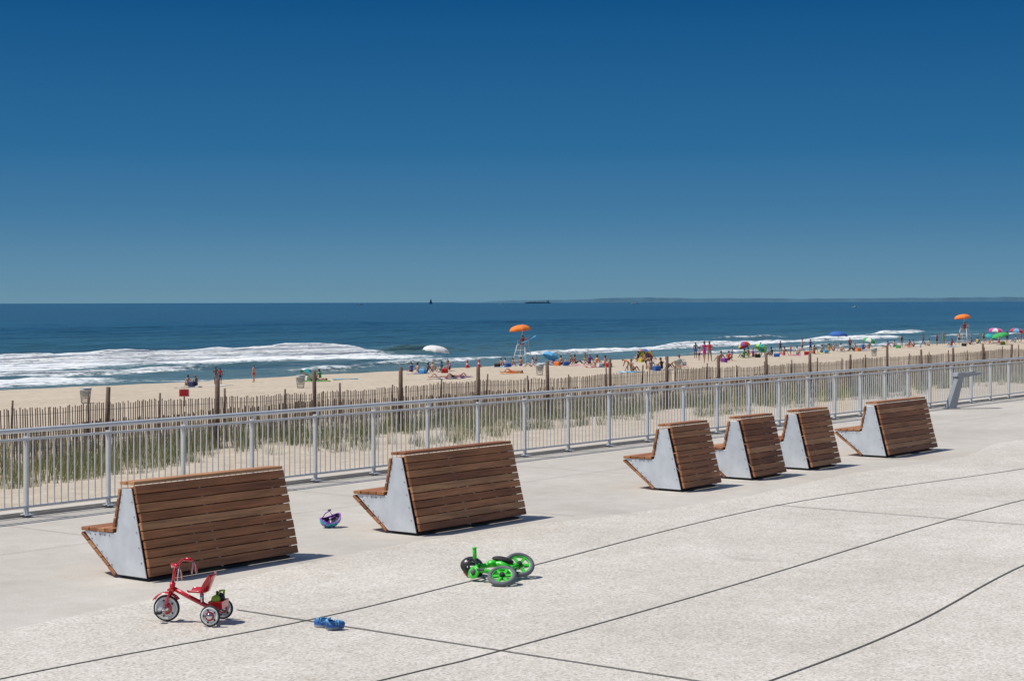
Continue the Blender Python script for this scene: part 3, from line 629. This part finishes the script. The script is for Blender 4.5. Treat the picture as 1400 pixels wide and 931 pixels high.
# rescue board carried on the chair arm, and cones
mb=MB()
prof=[(.0,-.85),(.16,-.6),(.24,-.2),(.25,.2),(.2,.55),(.08,.85),(-.08,.85),(-.2,.55),(-.25,.2),(-.24,-.2),(-.16,-.6)]
mb.prism(prof,-.04,.04,0);mb.tube([(.045,0,-.6),(.045,0,.7)],.012,1,5)
o=mb.obj('rescue_board',[CL['sky'],CL['white']],l+Vector((.55,-.5,2.5)),1.4,.02);o.rotation_euler=(0,math.radians(65),.4)
def cone(px,py):
    mb=MB();mb.box((0,0,.03),(.42,.42,.05),0);mb.lathe([(.16,.05),(.12,.3),(.10,.42),(.06,.68),(.035,.78),(0,.78)],0,14);mb.lathe([(.123,.30),(.102,.43)],1,14)
    mb.obj('traffic_cone',[CL['red'],CL['white']],site(px,py),.3)
for a in((639,503),(655,502)):cone(*a)
# wire litter baskets
m_bag=pm('bin_liner',(.55,.56,.55),.4)
def basket(px,py):
    mb=MB();n=18
    for j in range(n):
        t=2*math.pi*j/n;c_,s_=math.cos(t),math.sin(t);mb.tube([(.20*c_,.20*s_,.02),(.28*c_,.28*s_,.74)],.007,0,5)
    for z in(.02,.25,.5,.74):
        r_=.20+.08*(z-.02)/.72;mb.tube([((r_)*math.cos(2*math.pi*k/20),r_*math.sin(2*math.pi*k/20),z) for k in range(21)],.010,0,5)
    mb.lathe([(.0,.30),(.16,.32),(.24,.60),(.275,.76),(.295,.66)],1,16)
    mb.obj('litter_basket',[pm('basket_steel',(.22,.24,.22),.5,.5),m_bag],site(px,py))
for a in((117,552),(411,531),(738,513),(927,505),(1195,487)):basket(*a)
# red beach sign
l=site(252,556);mb=MB();zc=.62
mb.tube([(0,0,-.2),(0,0,zc+.18)],.035,1,8);mb.box((0,-.05,zc),(.46,.02,.34),0)
for dz in(-.155,.155):mb.box((0,-.063,zc+dz),(.42,.004,.012),2)
for xc in(-.204,.204):mb.box((xc,-.063,zc),(.012,.004,.298),2)
mb.obj('beach_sign',[CL['red'],m_post,CL['white']],l,.1)
# ---------------------------------------------------------------- red tricycle
m_red=pm('red_enamel',(.55,.012,.018),.25,0,.05,8,0,.6);m_tyre=pm('tyre_rubber',(.025,.025,.028),.75);m_whl=pm('white_plastic',(.72,.72,.70),.4)
m_chr=pm('chrome',(.6,.6,.62),.15,1.0,.05);m_grn=pm('green_plastic',(.045,.60,.03),.35,0,.06,8,0,.3);m_gry=pm('grey_rubber',(.13,.135,.15),.7);m_blk=pm('black_fabric',(.02,.02,.022),.7,0,.3,30,.3);m_lime=pm('lime_fabric',(.35,.50,.04),.7)
def wheel(mb,M,R,tr,mt,mr_,spokes=0,hub=None,disc=True):
    # axis along local z
    mb.lathe([(R-tr+tr*math.cos(a),tr*math.sin(a)) for a in np.linspace(0,2*math.pi,13)[:-1]],mt,28,M,closed=True)
    ri=R-1.7*tr
    mb.lathe([(ri-.012,-.012),(ri+.006,-.014),(ri+.006,.014),(ri-.012,.012)],mr_,28,M,closed=True)
    if disc:mb.lathe([(0,-.008),(ri,-.010),(ri,.010),(0,.008)],mr_,24,M)
    for k in range(spokes):
        a=2*math.pi*k/spokes
        mb.box((ri/2,0,0),(ri,.026,.02),mr_ if not disc else (hub or mr_),M=M@Matrix.Rotation(a,4,'Z'))
    mb.lathe([(0,-.035),(.022,-.035),(.028,-.02),(.028,.02),(.022,.035),(0,.035)],hub if hub is not None else mr_,14,M)
mb=MB();RY=Matrix.Rotation(math.pi/2,4,'X')
T=Matrix.Translation
wheel(mb,T((.44,0,.113))@Matrix.Rotation(math.radians(6),4,'Z')@RY,.113,.013,1,2,0,3)
for y in(-.18,.18):wheel(mb,T((0,y,.088))@RY,.088,.012,1,2,0,3)
for wx,wy,wr in((.44,0,.113),(0,-.18,.088),(0,.18,.088)):           # red hub rings + black slots
    for sgn in(-1,1):
        mb.lathe([(wr*.30,0),(wr*.38,.004),(wr*.46,0)],0,20,T((wx,wy+sgn*.013,wr))@RY)
        for k in range(5):
            a=2*math.pi*k/5;mb.box((wx+wr*.60*math.cos(a),wy+sgn*.0125,wr+wr*.60*math.sin(a)),(.014,.003,.014),1)
mb.tube([(0,-.19,.088),(0,.19,.088)],.010,3,8)
mb.tube([(.0,0,.10),(.10,0,.145),(.25,0,.215),(.385,0,.285)],[.02,.02,.019,.018],0,12)       # backbone
mb.tube([(.0,-.16,.10),(.03,-.1,.125),(.06,0,.14),(.03,.1,.125),(.0,.16,.10)],.014,0,10)
mb.tube([(.395,0,.25),(.385,0,.33)],.024,0,12)
for y in(-.032,.032):mb.tube([(.44,y,.113),(.415,y,.22),(.395,y*.8,.27)],.011,0,8)
mb.box((.395,0,.272),(.05,.085,.016),0)
mb.tube([(.388,0,.30),(.375,0,.40),(.362,0,.455)],.012,0,10)
mb.tube([(.31,-.17,.50),(.345,-.14,.505),(.365,-.07,.475),(.362,0,.458),(.365,.07,.475),(.345,.14,.505),(.31,.17,.50)],.010,0,8)
for y in(-1,1):
    mb.tube([(.325,y*.155,.505),(.27,y*.185,.495)],.016,0,10)
    for k in range(9):                                   # streamers
        a=k*.7;d_=.018+.004*(k%3)
        mb.tube([(.27,y*.185,.495),(.262+d_*math.cos(a)*.6,y*.187+d_*math.sin(a)*.6,.46),(.262+d_*math.cos(a),y*.187+d_*math.sin(a),.42),(.262+d_*1.1*math.cos(a),y*.187+d_*1.2*math.sin(a),.375+.008*(k%4))],.0032,0 if k%2 else 2,4)
# front fender
vs=[];K=12
for i in range(K+1):
    a=math.radians(30+115*i/K)
    for y,rr_ in((-.028,.126),(-.018,.137),(.018,.137),(.028,.126)):vs.append((.44+rr_*math.cos(a),y,.113+rr_*math.sin(a)))
mb.add(vs,[(4*i+j,4*i+j+1,4*i+j+5,4*i+j+4) for i in range(K) for j in range(3)],0,smooth=True)
for sgn in(-1,1):
    mb.tube([(.44,0,.113),(.44,sgn*.05,.113),(.44+.045*sgn,sgn*.05,.085)],.006,3,6);mb.box((.44+.045*sgn,sgn*.082,.085),(.05,.06,.018),1)
# seat bucket
vs=[];nu,nv=9,7
for i in range(nu):
    u=i/(nu-1)
    for j in range(nv):
        v_=(j/(nv-1)-.5)*2
        if u<.6:x=.235-.27*u;z=.262+.02*(v_**2)
        else:
            k=(u-.6)/.4;x=.235-.162-.055*k-.01*k;z=.262+.155*k**.8+.02*v_**2*(1-k)
        wdt=.085+.035*min(1,u*2)-(.05*max(0,u-.75)/.25*(abs(v_)**.5)*.8)
        x+=.035*(v_**2)*(u>.55)
        vs.append((x,v_*wdt,z))
n0=len(vs);vs+=[(x-.004,y,z-.014) for x,y,z in vs]
fs=[]
for i in range(nu-1):
    for j in range(nv-1):
        a=i*nv+j;fs+=[(a,a+nv,a+nv+1,a+1),(n0+a,n0+a+1,n0+a+nv+1,n0+a+nv)]
for i in range(nu-1):
    for j in(0,nv-1):a=i*nv+j;fs.append((a,a+nv,n0+a+nv,n0+a))
for j in range(nv-1):
    for i in(0,nu-1):a=i*nv+j;fs.append((a,a+1,n0+a+1,n0+a))
mb.add(vs,fs,0,smooth=True)
mb.tube([(.13,0,.16),(.13,0,.255)],.018,3,8)
# rear basket with things in it
mb.prism([(-.085,.13),(.085,.13),(.10,.19),(-.10,.19)],-.075,.045,0)
mb.ell((-.015,-.03,.20),(.045,.065,.05),4,10,8);mb.ell((-.005,.045,.20),(.04,.045,.04),5,10,8)
mb.tube([(-.03,-.08,.19),(-.05,-.05,.265),(-.03,.0,.27),(-.01,.03,.23)],.010,5,6);mb.tube([(.02,-.07,.19),(.01,-.04,.255),(-.02,.04,.25)],.009,4,6)
mb.obj('red_tricycle',[m_red,m_tyre,m_whl,m_chr,m_blk,m_lime],(-2.50,14.52,.004),math.radians(172))
# ---------------------------------------------------------------- green tricycle lying on its side
mb=MB()
def tiltM(c,ax,ay):return T(c)@Matrix.Rotation(ax,4,'X')@Matrix.Rotation(ay,4,'Y')
MA=tiltM((.165,.10,.125),math.radians(40),math.radians(6));MBm=tiltM((0,-.32,.082),math.radians(31),math.radians(-4))
wheel(mb,MA,.152,.024,1,0,6,2,False);wheel(mb,MBm,.142,.024,1,0,6,2,False)
wheel(mb,tiltM((-.275,-.10,.085),math.radians(60),math.radians(-35)),.065,.014,0,0,4,1,True)
hA=Vector((.165,.10,.125));hB=Vector((0,-.32,.082))
mb.tube([hA,(.10,-.02,.12),(.06,-.12,.11),(.02,-.24,.10),hB],.020,0,10)
mb.tube([(.06,-.10,.12),(-.02,-.02,.15),(-.12,.02,.14),(-.22,.01,.12)],[.036,.034,.028,.024],0,12)
mb.tube([(.06,-.14,.10),(-.05,-.12,.08),(-.18,-.10,.10),(-.27,-.10,.10)],[.026,.024,.022,.018],0,10)
mb.tube([(-.275,-.10,.09),(-.255,-.04,.13),(-.23,.03,.14)],.017,0,8)
mb.tube([(-.24,.02,.13),(-.265,.0,.19),(-.268,-.01,.21)],.014,1,8);mb.tube([(-.268,-.01,.205),(-.272,-.015,.305)],[.021,.019],0,12);mb.ell((-.272,-.015,.307),(.025,.025,.012),0,12,6)
mb.tube([(-.24,.03,.12),(-.24,.18,.06),(-.22,.25,.04)],.014,1,8);mb.tube([(-.23,.2,.05),(-.2,.3,.03)],.02,0,10)
mb.ell((-.03,.06,.175),(.11,.055,.035),3,14,8,T((0,0,0))@Matrix.Rotation(.2,4,'Y'));mb.ell((-.10,.0,.16),(.05,.05,.03),0,12,8)
mb.box((.04,-.05,.13),(.10,.16,.02),0,M=Matrix.Rotation(.3,4,'X'))
mb.box((-.30,-.05,.06),(.07,.045,.018),1);mb.box((-.21,-.17,.12),(.07,.045,.018),1)
mb.obj('green_tricycle',[m_grn,m_gry,m_tyre,m_blk],(-.10,16.75,.004),0)
# ---------------------------------------------------------------- helmets
def helmet(name,loc,rot,cols,straps,R=(.125,.10,.10)):
    mb=MB();nu,nv=32,10
    for i in range(nv):
        for j in range(nu):
            vs=[]
            vent=(i in(3,4,5,7) and (j%4)==1)
            if vent:continue
            for a,b_ in((i,j),(i+1,j),(i+1,j+1),(i,j+1)):
                ph=math.pi*.5*a/nv;t=2*math.pi*b_/nu
                z=R[2]*math.cos(ph)
                if a==nv:z-=.025*math.cos(2*t)+.01
                vs.append((R[0]*math.sin(ph)*math.cos(t),R[1]*math.sin(ph)*math.sin(t),z))
            inn=[(x*.86,y*.86,z*.86 if z>0 else z) for x,y,z in vs]
            ci=0 if (j//3+i//3)%3 else 1
            mb.add(vs,[(0,1,2,3)],ci,smooth=True);mb.add(inn,[(3,2,1,0)],2,smooth=True)
            if i==nv-1:mb.add([vs[1],vs[2],inn[2],inn[1]],[(0,1,2,3)],3)
    for sg in(-1,1):
        mb.tube([(.06,sg*.09,0),(.03,sg*.085,-.06),(-.01,sg*.04,-.10),(0,0,-.115)],.006,4,6,flat=.4)
        mb.tube([(-.07,sg*.08,0),(-.02,sg*.08,-.05),(.03,sg*.085,-.06)],.006,4,6)
    mb.box((0,0,-.115),(.03,.03,.012),2)
    o=mb.obj(name,cols+[straps],loc);o.rotation_euler=rot;return o
helmet('kids_helmet',(-2.19,20.67,.105),(math.radians(196),math.radians(-12),.5),[pm('helmet_teal',(.03,.45,.55),.3),pm('helmet_violet',(.25,.08,.50),.3),pm('helmet_foam',(.05,.05,.06),.8),pm('helmet_rim',(.28,.06,.52),.4)],pm('strap_violet',(.30,.06,.50),.6),(.135,.105,.105))
helmet('kids_helmet',(-.40,16.98,.085),(math.radians(75),math.radians(20),.8),[m_blk,pm('helmet_black',(.03,.03,.035),.3),pm('helmet_foam',(.05,.05,.06),.8),m_blk],pm('strap_red',(.3,.02,.02),.6),(.135,.105,.105))
# ---------------------------------------------------------------- blue kids shoes
m_sh=pm('shoe_blue',(.03,.13,.42),.6,0,.3,40);m_sh2=pm('shoe_sky',(.15,.42,.62),.6);m_sole=pm('shoe_sole',(.30,.33,.36),.7)
def outline(k,L_=.165,Wd=.065):
    pts=[]
    for i in range(20):
        a=2*math.pi*i/20;x=math.cos(a);y=math.sin(a)
        wd_=Wd*(.43+.09*x)*k;pts.append((x*L_/2*k,y*wd_+.006*math.sin(x*3)))
    return pts
mb=MB()
for (ox,oy,rz,roll) in((-.055,.06,2.6,0),(.06,-.05,.35,.25)):
    Ms=T((ox,oy,.0 if roll==0 else .008))@Matrix.Rotation(rz,4,'Z')@Matrix.Rotation(roll,4,'X')
    lv=[(0,.96,0,2),(.018,1.0,0,2),(.022,.98,0,0),(.045,.93,-.002,0),(.062,.80,-.006,0)]
    for (z0,k0,d0,m0),(z1,k1,d1,m1) in zip(lv,lv[1:]):
        a=outline(k0);b_=outline(k1);vs=[(x+d0,y,z0) for x,y in a]+[(x+d1,y,z1*(1.0+.25*(x<0))) for x,y in b_]
        mb.add(vs,[(i,(i+1)%20,20+(i+1)%20,20+i) for i in range(20)],m0 if z0<.018 else 0,smooth=True,M=Ms)
    mb.add([(x,y,.06) for x,y in outline(.9)],[tuple(range(20))],3,M=Ms@T((0,0,-.025)))
    mb.ell((.038,0,.036),(.048,.030,.034),0,14,8,Ms);mb.ell((.05,0,.045),(.025,.022,.026),1,10,6,Ms)
    for x in(.0,.022):mb.tube([(x,-.029,.045),(x,-.018,.072),(x,.018,.072),(x,.029,.045)],.009,1,8,M=Ms,flat=.6)
    mb.tube([(-.045,-.026,.05),(-.072,-.012,.078),(-.072,.012,.078),(-.045,.026,.05)],.009,1,8,M=Ms)
    mb.tube([(-.01,-.031,.04),(-.045,-.028,.05),(-.075,0,.055),(-.045,.028,.05),(-.01,.031,.04)],.008,0,8,M=Ms)
mb.obj('kids_shoes',[m_sh,m_sh2,m_sole,m_dark],(-1.53,14.25,.004),0)
